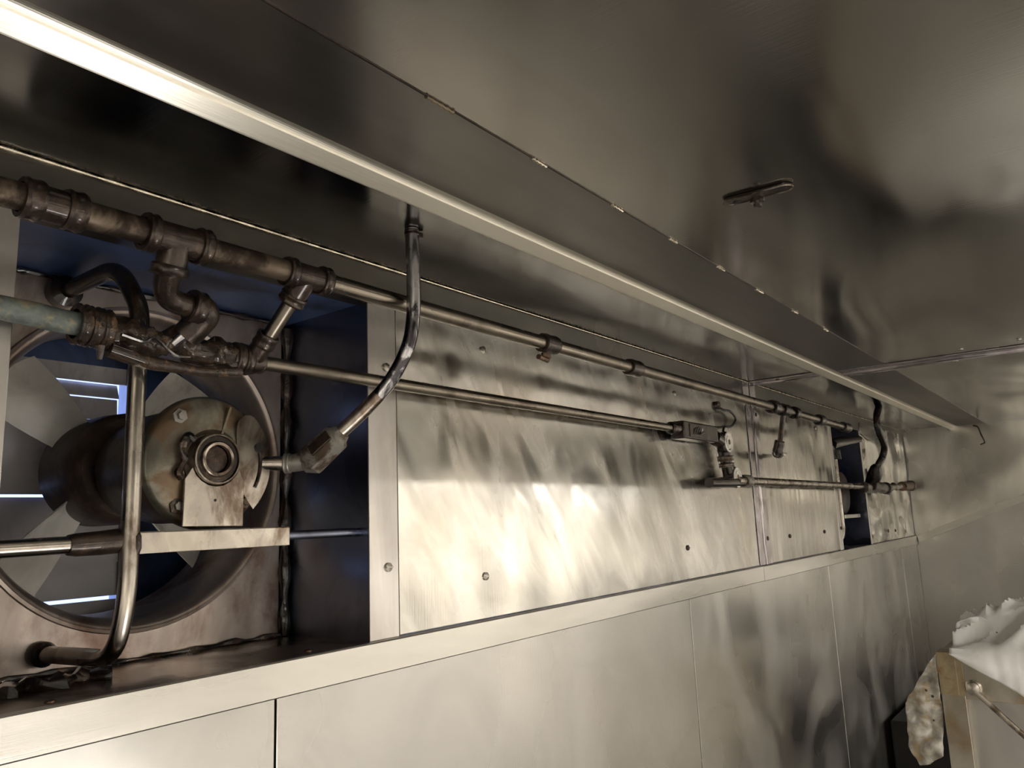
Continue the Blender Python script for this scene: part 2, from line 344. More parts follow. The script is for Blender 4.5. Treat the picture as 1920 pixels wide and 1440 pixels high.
# lower wall cladding sheets
seams = [(-1.2, 0.796), (0.800, 2.329), (2.333, 3.843), (3.847, 5.45), (5.454, XE - 0.004)]
lab = ['brushed steel wall sheet under the ledge directly below the near fan, leftmost', 'wide brushed steel wall sheet under the ledge below the smeared cover panel',
       'steel wall sheet under the ledge with a bright wavy reflected streak, third from left', 'steel wall sheet under the ledge fading to dark, left of the narrow corner strip', 'narrow steel wall strip under the ledge filling the far corner']
for (a, b), l in zip(seams, lab):
    tag(MB().box(a, b, YW - 0.004, YW, -1.6, ZL - 0.009).build('wall_sheet', 'lower', bevel=0.0012), l, 'wall panel', 'wall sheets under the ledge')

# end wall with sloping lower edge of the hood side, and the wall below it
hp = [(YW + 0.24, ZL), (1.08, ZL), (0.441, 0.046), (-1.25, 0.27), (-1.25, H + 0.01), (YW + 0.24, H + 0.01)]
struct(MB().prism(hp, 'x', XE, XE + 0.02), 'wall_end_hood', 'endwall')
struct(MB().box(XE + 0.006, XE + 0.03, -0.6, YW, -ZC, 0.33), 'wall_end', 'lower')
ed = MB()
A = Vector((XE, 1.088, ZL)); B_ = Vector((XE, 0.441, 0.046)); Cc = Vector((XE, -1.25, 0.27))
for (p, q) in ((A, B_), (B_, Cc)):
    d = (q - p).normalized(); nrm = Vector((0, -d.z, d.y)) * -1
    if nrm.z > 0: nrm = -nrm
    w_ = 0.045
    vs = [p, q, q + nrm * w_, p + nrm * w_]; vs = [v + Vector((dx, 0, 0)) for dx in (-0.012, 0.006) for v in vs]
    ed.add(vs, [(0, 1, 2, 3), (7, 6, 5, 4), (0, 4, 5, 1), (1, 5, 6, 2), (2, 6, 7, 3), (3, 7, 4, 0)])
struct(ed, 'trim_7', 'ledge')
# hooked weld bead on the end wall
mb = MB(); mb.tube(smooth_path([(XE - 0.002, 0.665, 0.505), (XE - 0.002, 0.640, 0.490), (XE - 0.002, 0.628, 0.44), (XE - 0.002, 0.615, 0.395), (XE - 0.002, 0.620, 0.382), (XE - 0.002, 0.640, 0.376)], 6), 0.005, 8, lump=0.002)
tag(mb.build('weld_bead', 'fitting'), 'dark hooked weld bead on the end wall where the lip reflection stops', 'weld')

# ------------------------------------------------------------------ riveted band over ceiling and wall
def rivet(mb, p, d, r=0.009, h=0.004):
    mb.lathe(p, d, [(0, r), (h * 0.5, r * 0.92), (h * 0.85, r * 0.6), (h, 0.0)], 14)
def band_thing(name, lab_, flat, rivs, mat='band'):
    o = flat.build(name, mat, bevel=0.0008); tag(o, lab_, 'metal band', 'riveted joint bands')
    for (p, d, mt) in rivs:
        mb = MB(); rivet(mb, p, d); mb.build('rivet', mt, o)
    return o
def band_prof(c, wd): return c - wd / 2, c + wd / 2
fb = MB(); fb.box(3.06, 3.125, YS - 0.55, YLIP - 0.02, H - 0.004, H - 0.001); fb.box(3.145, 3.215, YS - 0.55, YLIP - 0.02, H - 0.004, H - 0.001)
fb.tube([(3.135, YS - 0.55, H - 0.004), (3.135, YLIP - 0.02, H - 0.004)], 0.010, 10)
band_thing('ceiling_band', 'riveted steel joint band crossing the hood ceiling in front of the bright lip', fb,
           [((2.99, 0.34, H), (0, 0, -1), 'screw'), ((3.20, 0.385, H - 0.004), (0, 0, -1), 'screw'), ((2.96, 0.17, H), (0, 0, -1), 'screw'), ((3.18, 0.172, H - 0.004), (0, 0, -1), 'screw'),
            ((3.17, 0.60, H - 0.004), (0, 0, -1), 'copper')])
fb = MB(); fb.box(3.02, 3.075, 0.82, YW - 0.004, H - 0.004, H - 0.001); fb.box(3.09, 3.14, 0.82, YW - 0.004, H - 0.004, H - 0.001)
fb.tube([(3.082, 0.82, H - 0.004), (3.082, YW - 0.004, H - 0.004)], 0.008, 10)
fb.box(2.965, 3.025, YW - 0.003, YW, ZT - 0.02, H - 0.004); fb.box(3.04, 3.10, YW - 0.003, YW, ZT - 0.02, H - 0.004)
band_thing('ceiling_band', 'riveted joint band on the recessed ceiling behind the lip, turning down the back wall', fb,
           [((3.115, 0.985, H - 0.004), (0, 0, -1), 'screw_dark'), ((3.05, 0.985, H - 0.004), (0, 0, -1), 'screw_dark')])
fb = MB(); fb.box(2.972, 3.030, YW - 0.006, YW - 0.0022, ZL + 0.002, ZT - 0.02); fb.box(3.042, 3.105, YW - 0.006, YW - 0.0022, ZL + 0.002, ZT - 0.02)
fb.tube([(3.036, YW - 0.005, ZL + 0.002), (3.036, YW - 0.005, ZT - 0.02)], 0.008, 10)
band_thing('wall_band', 'upright riveted steel band between the two cover panels on the back wall', fb,
           [((3.075, YW - 0.006, 0.385), (0, -1, 0), 'screw_dark'), ((3.075, YW - 0.006, -0.105), (0, -1, 0), 'screw_dark')])

# ------------------------------------------------------------------ cover panels with their screws
def panel(name, mb, mat, lab_, screws, group='steel cover panels on the back wall', cat='cover panel'):
    o = mb.build(name, mat, bevel=0.001); tag(o, lab_, cat, group)
    for (x, z, mt) in screws:
        s_ = MB(); s_.lathe((x, YW - 0.0025, z), (0, -1, 0), [(0, 0.0085), (0.003, 0.0085), (0.0045, 0.006), (0.005, 0)], 14)
        s_.box(x - 0.006, x + 0.006, YW - 0.0086, YW - 0.0072, z - 0.0011, z + 0.0011)
        s_.build('screw', mt, o)
    return o
panel('cover_panel', MB().box(1.074, 2.968, YW - 0.0022, YW + 0.002, ZL + 0.003, ZT + 0.001), 'panel', 'large smeared steel cover panel right of the near fan opening',
      [(1.348, 0.389, 'screw'), (1.332, -0.114, 'screw'), (2.34, 0.394, 'screw'), (2.35, -0.105, 'screw_dark')])
panel('cover_panel', MB().box(3.108, O2[0] - 0.004, YW - 0.0022, YW + 0.002, ZL + 0.003, ZT + 0.001), 'panel2', 'smaller steel cover panel between the upright riveted band and the far fan opening',
      [(3.352, -0.107, 'screw_dark'), (3.852, -0.106, 'screw_dark'), (3.88, 0.385, 'screw')])
panel('cover_panel', MB().box(O2[1] + 0.012, 5.905, YW - 0.0022, YW + 0.002, ZL + 0.003, ZT + 0.05), 'dimple', 'dented shiny steel panel between the far fan opening and the end wall',
      [(5.35, -0.15, 'screw_dark')])
# edge posts of the openings (angle profile: front face and return into the opening)
def post(x0, x1, lab_, ret, screws=(), mat='post'):
    mb = MB(); mb.box(x0, x1, YW - 0.0035, YW, ZL + 0.001, ZT - 0.001)
    if ret > 0: mb.box(x0, x0 + 0.003, YW, YF, ZL + 0.001, ZT)
    if ret < 0: mb.box(x1 - 0.003, x1, YW, YF, ZL + 0.001, ZT)
    o = mb.build('opening_post', mat, bevel=0.001); tag(o, lab_, 'post', 'edge posts of the fan openings')
    for z, mt in screws:
        s_ = MB(); s_.lathe(((x0 + x1) / 2 + 0.01, YW - 0.0035, z), (0, -1, 0), [(0, 0.0085), (0.003, 0.0085), (0.005, 0)], 14)
        s_.box((x0 + x1) / 2 + 0.002, (x0 + x1) / 2 + 0.018, YW - 0.0090, YW - 0.0076, z - 0.0011, z + 0.0011); s_.build('screw', mt, o)
    return o
post(0.998, 1.0715, 'pale steel edge post right of the near fan opening', 0, [(0.308, 'screw'), (-0.075, 'screw')])
post(0.30, O1[0], 'blurred pale steel edge post left of the near fan, cut by the picture edge', 0)
post(O2[0] - 0.004, O2[0] + 0.05, 'bright steel edge post left of the far fan opening', 0, [(-0.098, 'screw_dark')])
post(O2[1] - 0.02, O2[1] + 0.012, 'thin bright steel edge post right of the far fan opening', 0)

# ------------------------------------------------------------------ fan recesses
def ring_wall(x0, x1, z0, z1, y0, y1, c, r, mat, name):
    mb = MB(); n = 96; outer = []; inner = []
    for k in range(n):
        a = 2 * math.pi * k / n; dx, dz = math.cos(a), math.sin(a)
        inner.append((c[0] + r * dx, c[1] + r * dz))
        tx = ((x1 if dx > 0 else x0) - c[0]) / dx if abs(dx) > 1e-9 else 1e9
        tz = ((z1 if dz > 0 else z0) - c[1]) / dz if abs(dz) > 1e-9 else 1e9
        t = min(tx, tz); outer.append((c[0] + t * dx, c[1] + t * dz))
    for (x, z) in ((x0, z0), (x1, z0), (x1, z1), (x0, z1)):
        a = math.atan2(z - c[1], x - c[0]) % (2 * math.pi); k = int(round(a / (2 * math.pi) * n)) % n; outer[k] = (x, z)
    vs = [(x, y0, z) for x, z in outer] + [(x, y0, z) for x, z in inner] + [(x, y1, z) for x, z in outer] + [(x, y1, z) for x, z in inner]
    fs = []
    for k in range(n):
        j = (k + 1) % n
        fs += [(k, j, j + n, k + n), (k + 2 * n, k + 3 * n, j + 3 * n, j + 2 * n), (k + n, j + n, j + 3 * n, k + 3 * n), (k, k + 2 * n, j + 2 * n, j)]
    mb.add(vs, fs)
    return mb
FC = (0.692, 0.122); FR = 0.262
struct(ring_wall(O1[0] - 0.06, O1[1] - 0.026, ZL, ZT - 0.004, YF, YF + 0.006, FC, FR + 0.012, 'fanwall', ''), 'wall_fan_near', 'fanwall')
struct(MB().box(O1[1] - 0.003, O1[1] + 0.0055, YW + 0.001, YF + 0.3, ZL, ZT), 'wall_duct_right', 'duct')
struct(MB().box(O1[0] - 0.065, O1[0] - 0.059, YW + 0.001, YF + 0.3, ZL, ZT), 'wall_duct_left', 'duct')
struct(MB().box(O1[0] - 0.06, O1[1] + 0.006, YW + 0.03, YF + 0.3, ZT, ZT + 0.006), 'ceiling_duct_near', 'blue')
# black grease gutters in the corner of the recess
g = MB(); 
g.tube([(O1[1] - 0.014, YF - 0.002, z) for z in [ZL + 0.002 + i * 0.02 for i in range(32)]], [0.011 + 0.004 * math.sin(i * 1.3) for i in range(32)], 10, lump=0.004)
tag(g.build('grease_drip', 'grease'), 'black grease run down the inner right corner beside the near fan wall', 'grease', kind='stuff')
g = MB(); g.tube([(x, YF - 0.004, ZL + 0.003) for x in [0.34 + i * 0.02 for i in range(33)]], [0.005 + 0.0025 * math.sin(i * 1.7) for i in range(33)], 8, lump=0.003)
tag(g.build('seam_bead', 'fitting_dark'), 'dark greasy bead along the foot of the near fan wall', 'grease', kind='stuff')

g = MB(); g.tube([(x, YF - 0.004, ZT - 0.006) for x in [0.34 + i * 0.02 for i in range(33)]], [0.005 + 0.002 * math.sin(i * 1.9) for i in range(33)], 8, lump=0.003)  # black seam line along the top corner of the fan wall
tag(g.build('seam_bead', 'grease'), 'black seam bead along the top edge of the near fan wall', 'grease', kind='stuff')
# --- near fan: bell ring, hub, four blades, motor, bearing, bracket
fan = empty('exhaust_fan', (FC[0], 1.40, FC[1] - FR))
tag(fan, 'large near exhaust fan with corroded round motor and pale blades in its ring', 'fan')
rg = MB(); prof = []
for k in range(11):
    a = math.pi * k / 10; prof.append((YF - 0.002 - 0.011 * math.sin(a) - 0.0, FR + 0.008 - 0.016 * (1 - math.cos(a)) / 2))
prof = [(t - YF, r) for t, r in prof]
rg.lathe((FC[0], YF, FC[1]), (0, 1, 0), [(0.001, FR + 0.020), (-0.004, FR + 0.018), (-0.005, FR + 0.013)] + [(-0.004 + 0.050 * (1 - math.cos(math.pi / 2 * k / 10)), FR + 0.012 - 0.018 * math.sin(math.pi / 2 * k / 10)) for k in range(11)] + [(0.16, FR - 0.006)], 96)
rg.build('bell_ring', 'fanwall', fan)
hb = MB(); hb.lathe((FC[0], 1.40, FC[1]), (0, 1, 0), [(-0.03, 0), (-0.03, 0.088), (-0.02, 0.097), (0.03, 0.100), (0.11, 0.100), (0.13, 0.09), (0.13, 0)], 48); hb.build('hub', 'hub', fan)
for ang in (140, 232, 47, 322):
    a = math.radians(ang); rad = Vector((math.cos(a), 0, math.sin(a))); tan = Vector((-math.sin(a), 0, math.cos(a))); yv = Vector((0, 1, 0))
    vs = []; nr, nw = 10, 8
    for s_ in (0, 1):
        for i in range(nr + 1):
            r_ = 0.085 + (0.246 - 0.085) * i / nr; wd = 0.070 + 0.040 * math.sin(min(1, i / nr * 1.15) * math.pi * 0.5); tw = math.radians(42 - 16 * i / nr)
            for j in range(nw + 1):
                u = (j / nw - 0.5) * wd; camber = 0.012 * (1 - (2 * j / nw - 1) ** 2)
                rr = r_ - (0.010 * (2 * j / nw - 1) ** 2 if i == nr else 0)
                p = Vector((FC[0], 1.455, FC[1])) + rad * rr + (tan * math.cos(tw) + yv * math.sin(tw)) * u + (yv * math.cos(tw) - tan * math.sin(tw)) * (camber + s_ * 0.003)
                vs.append(p)
    fs = []; L = (nr + 1) * (nw + 1)
    for i in range(nr):
        for j in range(nw):
            q = i * (nw + 1) + j; fs += [(q, q + 1, q + nw + 2, q + nw + 1), (q + L, q + nw + 1 + L, q + nw + 2 + L, q + 1 + L)]
    per = [j for j in range(nw + 1)] + [(i) * (nw + 1) + nw for i in range(1, nr + 1)] + [nr * (nw + 1) + j for j in range(nw - 1, -1, -1)] + [i * (nw + 1) for i in range(nr - 1, 0, -1)]
    for i in range(len(per)): fs.append((per[i], per[(i + 1) % len(per)], per[(i + 1) % len(per)] + L, per[i] + L))
    mb = MB(); mb.add(vs, fs, True); mb.build('fan_blade', 'blade', fan)
mc = (0.703, 1.15, 0.114)
mo = MB(); mo.lathe(mc, (0, 1, 0), [(0.012, 0), (0.012, 0.088), (0.05, 0.095), (0.14, 0.094), (0.20, 0.086), (0.225, 0.06), (0.225, 0)], 48); mo.build('motor_body', 'motor', fan)
ds = MB(); ds.lathe(mc, (0, 1, 0), [(-0.004, 0), (-0.004, 0.045), (-0.012, 0.052), (-0.006, 0.085), (-0.001, 0.102), (0.004, 0.107), (0.014, 0.108), (0.018, 0.100), (0.018, 0)], 64)
dsk = ds.build('end_cover', 'enamel', fan); tag(dsk, 'corroded greenish grey round motor cover')
for ang in (128, 40, 315, 232):
    a = math.radians(ang); p = (mc[0] + 0.089 * math.cos(a), mc[1] - 0.004, mc[2] + 0.089 * math.sin(a))
    mb = MB(); mb.lathe(p, (0, -1, 0), [(-0.004, 0.0125), (0.003, 0.0125), (0.004, 0.007), (0.010, 0.007), (0.011, 0)], 6); mb.build('bolt', 'grey_fitting', dsk)
rb = MB()
a = math.radians(72)
rb.add([Vector((mc[0] + r_ * math.cos(a) + s_ * 0.002 * math.sin(a), y_, mc[2] + r_ * math.sin(a) - s_ * 0.002 * math.cos(a))) for r_ in (0.048, 0.095) for s_ in (-1, 1) for y_ in (mc[1] - 0.0135, mc[1] + 0.002)],
       [(0, 1, 3, 2), (4, 6, 7, 5), (0, 4, 5, 1), (2, 3, 7, 6), (0, 2, 6, 4), (1, 5, 7, 3)])
rb.build('rib', 'enamel', dsk)
# bright crescent plate
cr = []
def pol(a, r_): a = math.radians(a); return (mc[0] + r_ * math.cos(a), mc[2] + r_ * math.sin(a))
for k in range(15): cr.append(pol(-46 + 92 * k / 14, 0.1062))
for a_, r_ in ((50, 0.104), (54, 0.099), (57, 0.091), (58, 0.080), (55, 0.070), (48, 0.060), (38, 0.052)): cr.append(pol(a_, r_))
for k in range(7): cr.append(pol(28 - 60 * k / 6, 0.047))
for a_, r_ in ((-38, 0.055), (-42, 0.07), (-45, 0.09)): cr.append(pol(a_, r_))
MB().prism(cr, 'y', mc[1] - 0.0150, mc[1] - 0.0125).build('crescent_plate', 'tube', dsk)
mb = MB(); mb.tube([(mc[0] + 0.086 * math.cos(math.radians(t)), mc[1] - 0.016, mc[2] + 0.086 * math.sin(math.radians(t))) for t in range(-28, 13, 4)], 0.0028, 8); mb.build('slot_rim', 'fitting_dark', dsk)
mb = MB(); mb.lathe((mc[0] + 0.083, mc[1] - 0.0152, mc[2] + 0.026), (0, -1, 0), [(0, 0.008), (0.002, 0.008), (0.0022, 0)], 16); mb.build('slot_hole', 'black', dsk)
bc = (0.703, 1.14, 0.117)
mb = MB(); mb.lathe(bc, (0, -1, 0), [(-0.01, 0.041), (0.016, 0.041), (0.018, 0.040), (0.018, 0.0375), (0.010, 0.037), (0.010, 0.0285), (0.019, 0.028), (0.020, 0.0265), (0.019, 0.0225), (0.004, 0.022), (0.004, 0)], 48)
brg = mb.build('bearing', 'tube', fan)
mb = MB(); mb.lathe((bc[0], bc[1] - 0.0105, bc[2]), (0, -1, 0), [(0, 0.0368), (0.004, 0.0366), (0.004, 0.0288), (0, 0.0286)], 40); mb.build('bearing_seal', 'fitting_dark', brg)
mb = MB(); mb.lathe((bc[0], bc[1] - 0.0050, bc[2]), (0, -1, 0), [(0, 0.0222), (0.004, 0.021), (0.0045, 0)], 32); mb.build('shaft_end', 'fitting', brg)
bp = [(0.648, 0.012), (0.753, 0.010), (0.754, 0.085), (0.749, 0.092)]
for k in range(9):
    a = math.radians(-18 - 144 * k / 8); bp.append((bc[0] + 0.043 * math.cos(a), bc[2] + 0.043 * math.sin(a)))
bp += [(0.655, 0.092), (0.650, 0.085)]
MB().prism(bp, 'y', 1.127, 1.131).build('bearing_bracket', 'tube', fan, bevel=0.001)
mb = MB(); mb.lathe((0.702, 1.127, 0.052), (0, -1, 0), [(0, 0.0024), (0.0006, 0.0024), (0.0007, 0)], 10); mb.build('bracket_hole', 'black', fan)
mb = MB(); mb.tube(smooth_path([(0.664, 1.13, 0.146), (0.652, 1.128, 0.152), (0.645, 1.128, 0.135), (0.648, 1.128, 0.115), (0.641, 1.13, 0.095), (0.646, 1.13, 0.085)], 5), 0.006, 8, lump=0.003)
mb.build('grease_clot', 'fitting_dark', fan)

# --- shutter and blue sheet behind the fan
YB = 1.60
sh = empty('shutter', (0.56, YB, -0.21)); tag(sh, 'pale louvre shutter behind the near fan, daylight showing at its gaps', 'shutter')
for (z0, z1, x1, tilt) in ((0.312, 0.350, 0.80, 0.0), (0.282, 0.311, 0.772, 0.012), (0.236, 0.2795, 0.770, 0.004), (0.086, 0.2355, 0.788, 0.004), (-0.048, 0.081, 0.788, 0.008), (-0.112, -0.0475, 0.788, 0.004), (-0.21, -0.119, 0.788, 0.0)):
    mb = MB()
    mb.add([(0.28, YB, z0), (x1, YB, z0), (x1, YB + tilt, z1), (0.28, YB + tilt, z1), (0.28, YB + 0.006, z0), (x1, YB + 0.006, z0), (x1, YB + tilt + 0.006, z1), (0.28, YB + tilt + 0.006, z1)],
           [(0, 1, 2, 3), (7, 6, 5, 4), (0, 4, 5, 1), (1, 5, 6, 2), (2, 6, 7, 3), (3, 7, 4, 0)])
    mb.build('louvre', 'shutter', sh)
for x_ in (0.785,):
    MB().box(x_, x_ + 0.02, YB - 0.015, YB + 0.03, -0.21, 0.35).build('shutter_frame', 'duct', sh)
struct(MB().box(0.80, 1.05, YB - 0.002, YB + 0.012, ZL, ZT), 'wall_blue', 'blue')
struct(MB().box(0.28, 0.80, YB - 0.002, YB + 0.012, 0.345, ZT), 'wall_blue_top', 'blue')
struct(MB().box(0.28, 1.05, YF + 0.01, YB + 0.02, ZL - 0.008, ZL - 0.001), 'floor_duct', 'ledge_dark')

# ------------------------------------------------------------------ guard tubes in front of the near fan
gt = empty('fan_guard', (0.553, 1.10, -0.17)); tag(gt, 'bent steel guard tube and cross bar standing in front of the near fan', 'guard')
R1 = 0.0125
gp = arc_path([(0.541, 1.325, 0.402), (0.548, 1.155, 0.408), (0.555, 1.10, 0.33), (0.555, 1.10, 0.285), (0.555, 1.10, -0.085), (0.553, 1.125, -0.165), (0.541, 1.325, -0.170)], 0.075, 10)
ks = max(i for i, p in enumerate(gp) if p.z > 0.285)
MB().tube(gp[:ks + 1], 0.0138, 24).build('upper_bend', 'fitting_dark', gt)
MB().tube(gp[ks:], R1, 24).build('upright_tube', 'tube', gt)
for z_, r_ in ((0.402, 0.026), (-0.170, 0.019)):
    mb = MB(); mb.lathe((0.541, YF, z_), (0, -1, 0), [(0, r_), (0.022, r_), (0.030, 0.0135)], 20); mb.build('end_collar', 'fitting_dark', gt)
MB().cyl((0.30, 1.112, -0.010), (0.545, 1.112, -0.006), 0.0115).build('cross_tube', 'tube', gt)
mb = MB(); mb.tube([(0.478, 1.112, -0.0075), (0.488, 1.112, -0.0075), (0.52, 1.112, -0.006), (0.55, 1.112, -0.004)], [0.0135, 0.015, 0.0165, 0.017], 16, lump=0.001); mb.build('collar', 'fitting', gt)
mb = MB(); mb.box(0.566, 0.823, 1.098, 1.102, -0.024, 0.006); mb.box(0.566, 0.823, 1.100, 1.16, 0.004, 0.007); mb.build('cross_bar', 'tube', gt, bevel=0.001)
mb = MB(); mb.tube([(0.560, 1.098, -0.028), (0.562, 1.092, -0.015), (0.561, 1.092, 0.0), (0.560, 1.098, 0.008)], 0.006, 10); mb.build('weld', 'fitting', gt)
MB().cyl((0.823, 1.13, -0.008), (1.0, 1.13, -0.008), 0.008).build('stay_rod', 'duct', gt)
tag(MB().tube([(0.45 + 0.0 * i, 1.2, ZL + 0.006) for i in range(1)] + [(0.46 + i * 0.012, 1.22 + 0.01 * math.sin(i), ZL + 0.004) for i in range(12)], [0.012 + 0.006 * math.sin(i * 2.3) for i in range(13)], 10, lump=0.006).build('grease_sludge', 'grease'),
    'black sludge heap on the ledge below the near fan', 'grease', kind='stuff')
for (x_, y_) in ((0.47, 1.118), (0.885, 1.128)):
    mb = MB(); rivet(mb, (x_, y_, ZL), (0, 0, 1), 0.007, 0.004)
    tag(mb.build('ledge_rivet', 'copper'), 'small domed rivet on the dark ledge below the guard tube' if x_ < 0.6 else 'small domed rivet on the dark ledge near the pale post', 'rivet', 'rivets in the ledge')

# ------------------------------------------------------------------ pipework
def collar(mb, c, d, r, L, lumpy=0.0):
    c = Vector(c); d = Vector(d).normalized()
    mb.lathe(c - d * L / 2, d, [(0, r * 0.75), (0, r), (L * 0.18, r * 1.06), (L * 0.34, r), (L * 0.66, r), (L * 0.82, r * 1.06), (L, r), (L, r * 0.75)], 24)
PU = lambda x: Vector((x, 0.95, 0.391 - 0.0052 * (x - 0.35)))
up = empty('supply_pipe', (0.35, 0.95, 0.26)); tag(up, 'greasy upper pipe with tees and couplings running under the recessed ceiling', 'pipe')
MB().cyl(PU(-0.4), PU(0.375), 0.0165).build('pipe', 'pipe_rust', up)
MB().cyl(PU(0.36), PU(0.49), 0.0175).build('pipe', 'pipe_rust', up)
MB().cyl(PU(0.54), PU(0.72), 0.0165).build('pipe', 'pipe_rust', up)
MB().cyl(PU(0.75), PU(3.86), 0.0150).build('pipe', 'pipe', up)
un = MB(); collar(un, PU(0.345), (1, 0, 0), 0.024, 0.022); collar(un, PU(0.392), (1, 0, 0), 0.024, 0.022); un.cyl(PU(0.35), PU(0.385), 0.021); un.build('union', 'fitting', up)
def tee(c, br, r=0.0235, L=0.075, name='tee', mat='fitting', par=up):
    mb = MB(); c = Vector(c); mb.cyl(c - Vector((L / 2, 0, 0)), c + Vector((L / 2, 0, 0)), r * 0.9)
    for s_ in (-1, 1): collar(mb, c + Vector((s_ * L / 2, 0, 0)), (1, 0, 0), r * 1.05, 0.016)
    b = Vector(br).normalized(); mb.cyl(c, c + b * 0.042, r * 0.88); collar(mb, c + b * 0.042, b, r, 0.016)
    return mb.build(name, mat, par)
tee(PU(0.524), (0.0, 0.35, -1)); tee(PU(0.739), (-0.1, 0.7, -0.75), 0.021, 0.065)
MB().tube(arc_path([(0.524, 0.965, 0.355), (0.536, 1.0, 0.322), (0.60, 1.005, 0.318)], 0.03), 0.0165, 20).build('elbow', 'fitting', up)
mb = MB(); collar(mb, (0.586, 1.003, 0.320), (1, 0.05, -0.1), 0.023, 0.020); mb.tube(arc_path([(0.575, 1.003, 0.321), (0.608, 1.005, 0.317), (0.592, 1.035, 0.285)], 0.03), [0.021] * 11, 18); mb.build('elbow', 'fitting', up)
mb = MB(); mb.tube([(0.598, 1.02, 0.300), (0.578, 1.045, 0.272)], [0.010, 0.007], 12); collar(mb, (0.594, 1.025, 0.295), (-0.5, 0.5, -0.7), 0.013, 0.012); mb.build('nipple', 'chrome', up)
MB().cyl((0.737, 0.965, 0.372), (0.722, 1.035, 0.292), 0.0115).build('drop_nipple', 'pipe', up)
mb = MB(); collar(mb, (0.722, 1.030, 0.298), (-0.1, 0.65, -0.75), 0.0175, 0.022); mb.cyl((0.722, 1.030, 0.297), (0.716, 1.056, 0.270), 0.0165); mb.build('reducer', 'fitting', up)
for x_, r_, L_ in ((1.40, 0.021, 0.05), (1.79, 0.021, 0.055), (2.86, 0.025, 0.05), (2.98, 0.023, 0.07), (3.10, 0.024, 0.04), (3.44, 0.023, 0.06), (3.84, 0.022, 0.10)):
    mb = MB(); collar(mb, PU(x_), (1, 0, 0), r_, L_)
    mb.build('coupling', 'fitting_dark' if x_ > 2 else 'fitting', up)
mb = MB(); mb.box(1.385, 1.415, 0.955, 0.96, 0.355, 0.41); mb.tube(arc_path([(1.36, 0.95, 0.352), (1.40, 0.955, 0.350), (1.42, 0.97, 0.355)], 0.01), 0.006, 8, lump=0.002); mb.build('pipe_clip', 'copper', up)
# small spray arm hanging from the far end of the supply pipe
mb = MB(); mb.tube(arc_path([(2.98, 0.955, 0.365), (3.02, 0.99, 0.26), (3.07, 1.03, 0.222), (3.24, 1.06, 0.228)], 0.04), 0.010, 14); ar = mb.build('spray_arm', 'fitting', up)
mb = MB(); collar(mb, (3.035, 1.003, 0.245), (0.2, 0.4, -1), 0.019, 0.045); mb.build('elbow', 'fitting_dark', ar)
mb = MB(); collar(mb, (3.13, 1.04, 0.225), (1, 0.2, 0), 0.018, 0.05); mb.build('collar', 'fitting_dark', ar)
MB().cyl((3.16, 1.045, 0.226), (3.30, 1.065, 0.230), 0.0075).build('nozzle', 'white_cap', ar)

# lower pipe: verdigris end, crusted manifold, clean run, box fitting
PL = lambda x: Vector((x, 1.06, 0.268 - 0.0006 * (x - 0.73) + (0.018 * (0.73 - x) / 0.37 if x < 0.73 else 0)))
lp = empty('manifold_pipe', (0.6, 1.06, 0.24)); tag(lp, 'lower pipe with thickly crusted manifold, running clean across the large cover panel', 'pipe')
mb = MB(); mb.tube([PL(-0.2 + i * 0.03) for i in range(23)], [0.0155 + 0.001 * math.sin(i) for i in range(23)], 20, lump=0.0012); p_ = mb.build('pipe_end', 'verdigris', lp); tag(p_, 'pale green corroded pipe end')
mb = MB(); n = 40
mb.tube([PL(0.462 + 0.235 * i / n) + Vector((0, 0, -0.004 * math.sin(i * .5))) for i in range(n + 1)], [0.0165 + 0.004 * abs(math.sin(i * 0.8)) for i in range(n + 1)], 24, lump=0.009)
for x_ in (0.455, 0.47, 0.485): collar(mb, PL(x_), (1, 0, 0), 0.027, 0.014)
mb.tube([PL(0.49) + Vector((0, -0.01, -0.028)), PL(0.55) + Vector((0, -0.012, -0.038)), PL(0.62) + Vector((0, -0.012, -0.036)), PL(0.69) + Vector((0, -0.006, -0.024))], [0.010, 0.009, 0.008, 0.010], 14, lump=0.005)
mb.tube([PL(0.478) + Vector((0, -0.01, -0.026)), PL(0.478) + Vector((0, -0.01, -0.045))], [0.006, 0.003], 8, lump=0.002)
q = mb.build('crusted_manifold', 'crust', lp); tag(q, 'thickly crusted brown manifold section')
mb = MB(); mb.tube(smooth_path([PL(0.50) + Vector((0, -0.022, -0.008)), PL(0.53) + Vector((0, -0.024, -0.012)), PL(0.545) + Vector((0, -0.026, -0.004)), PL(0.575) + Vector((0, -0.024, -0.022)), PL(0.60) + Vector((0, -0.022, -0.020))], 5), 0.0025, 6, lump=0.001); mb.build('wire_scrap', 'chrome', lp)
mb = MB()
for x_ in (0.690, 0.705): collar(mb, PL(x_), (1, 0, 0), 0.0235, 0.014)
mb.tube([PL(0.68), PL(0.70), PL(0.72), PL(0.735)], [0.020, 0.022, 0.021, 0.017], 20, lump=0.003); collar(mb, PL(0.73), (1, 0, 0), 0.0175, 0.012); mb.build('tee', 'fitting', lp)
MB().cyl(PL(0.72), PL(2.25), 0.0118).build('pipe', 'pipe', lp)
mb = MB(); collar(mb, PL(2.235), (1, 0, 0), 0.019, 0.05)
mb.box(2.26, 2.53, 1.036, 1.084, 0.236, 0.292); bx = mb.build('box_fitting', 'fitting_dark', lp, bevel=0.012)
mb = MB()
mb.box(2.30, 2.43, 1.0335, 1.0365, 0.243, 0.285); cv = mb.build('cover_plate', 'fitting', bx, bevel=0.002)
mb = MB(); mb.tube(smooth_path([(2.33, 1.030, 0.252), (2.35, 1.028, 0.274), (2.38, 1.028, 0.272), (2.365, 1.028, 0.255), (2.40, 1.030, 0.262)], 5), 0.0025, 6); mb.build('wire_scrap', 'chrome', cv)

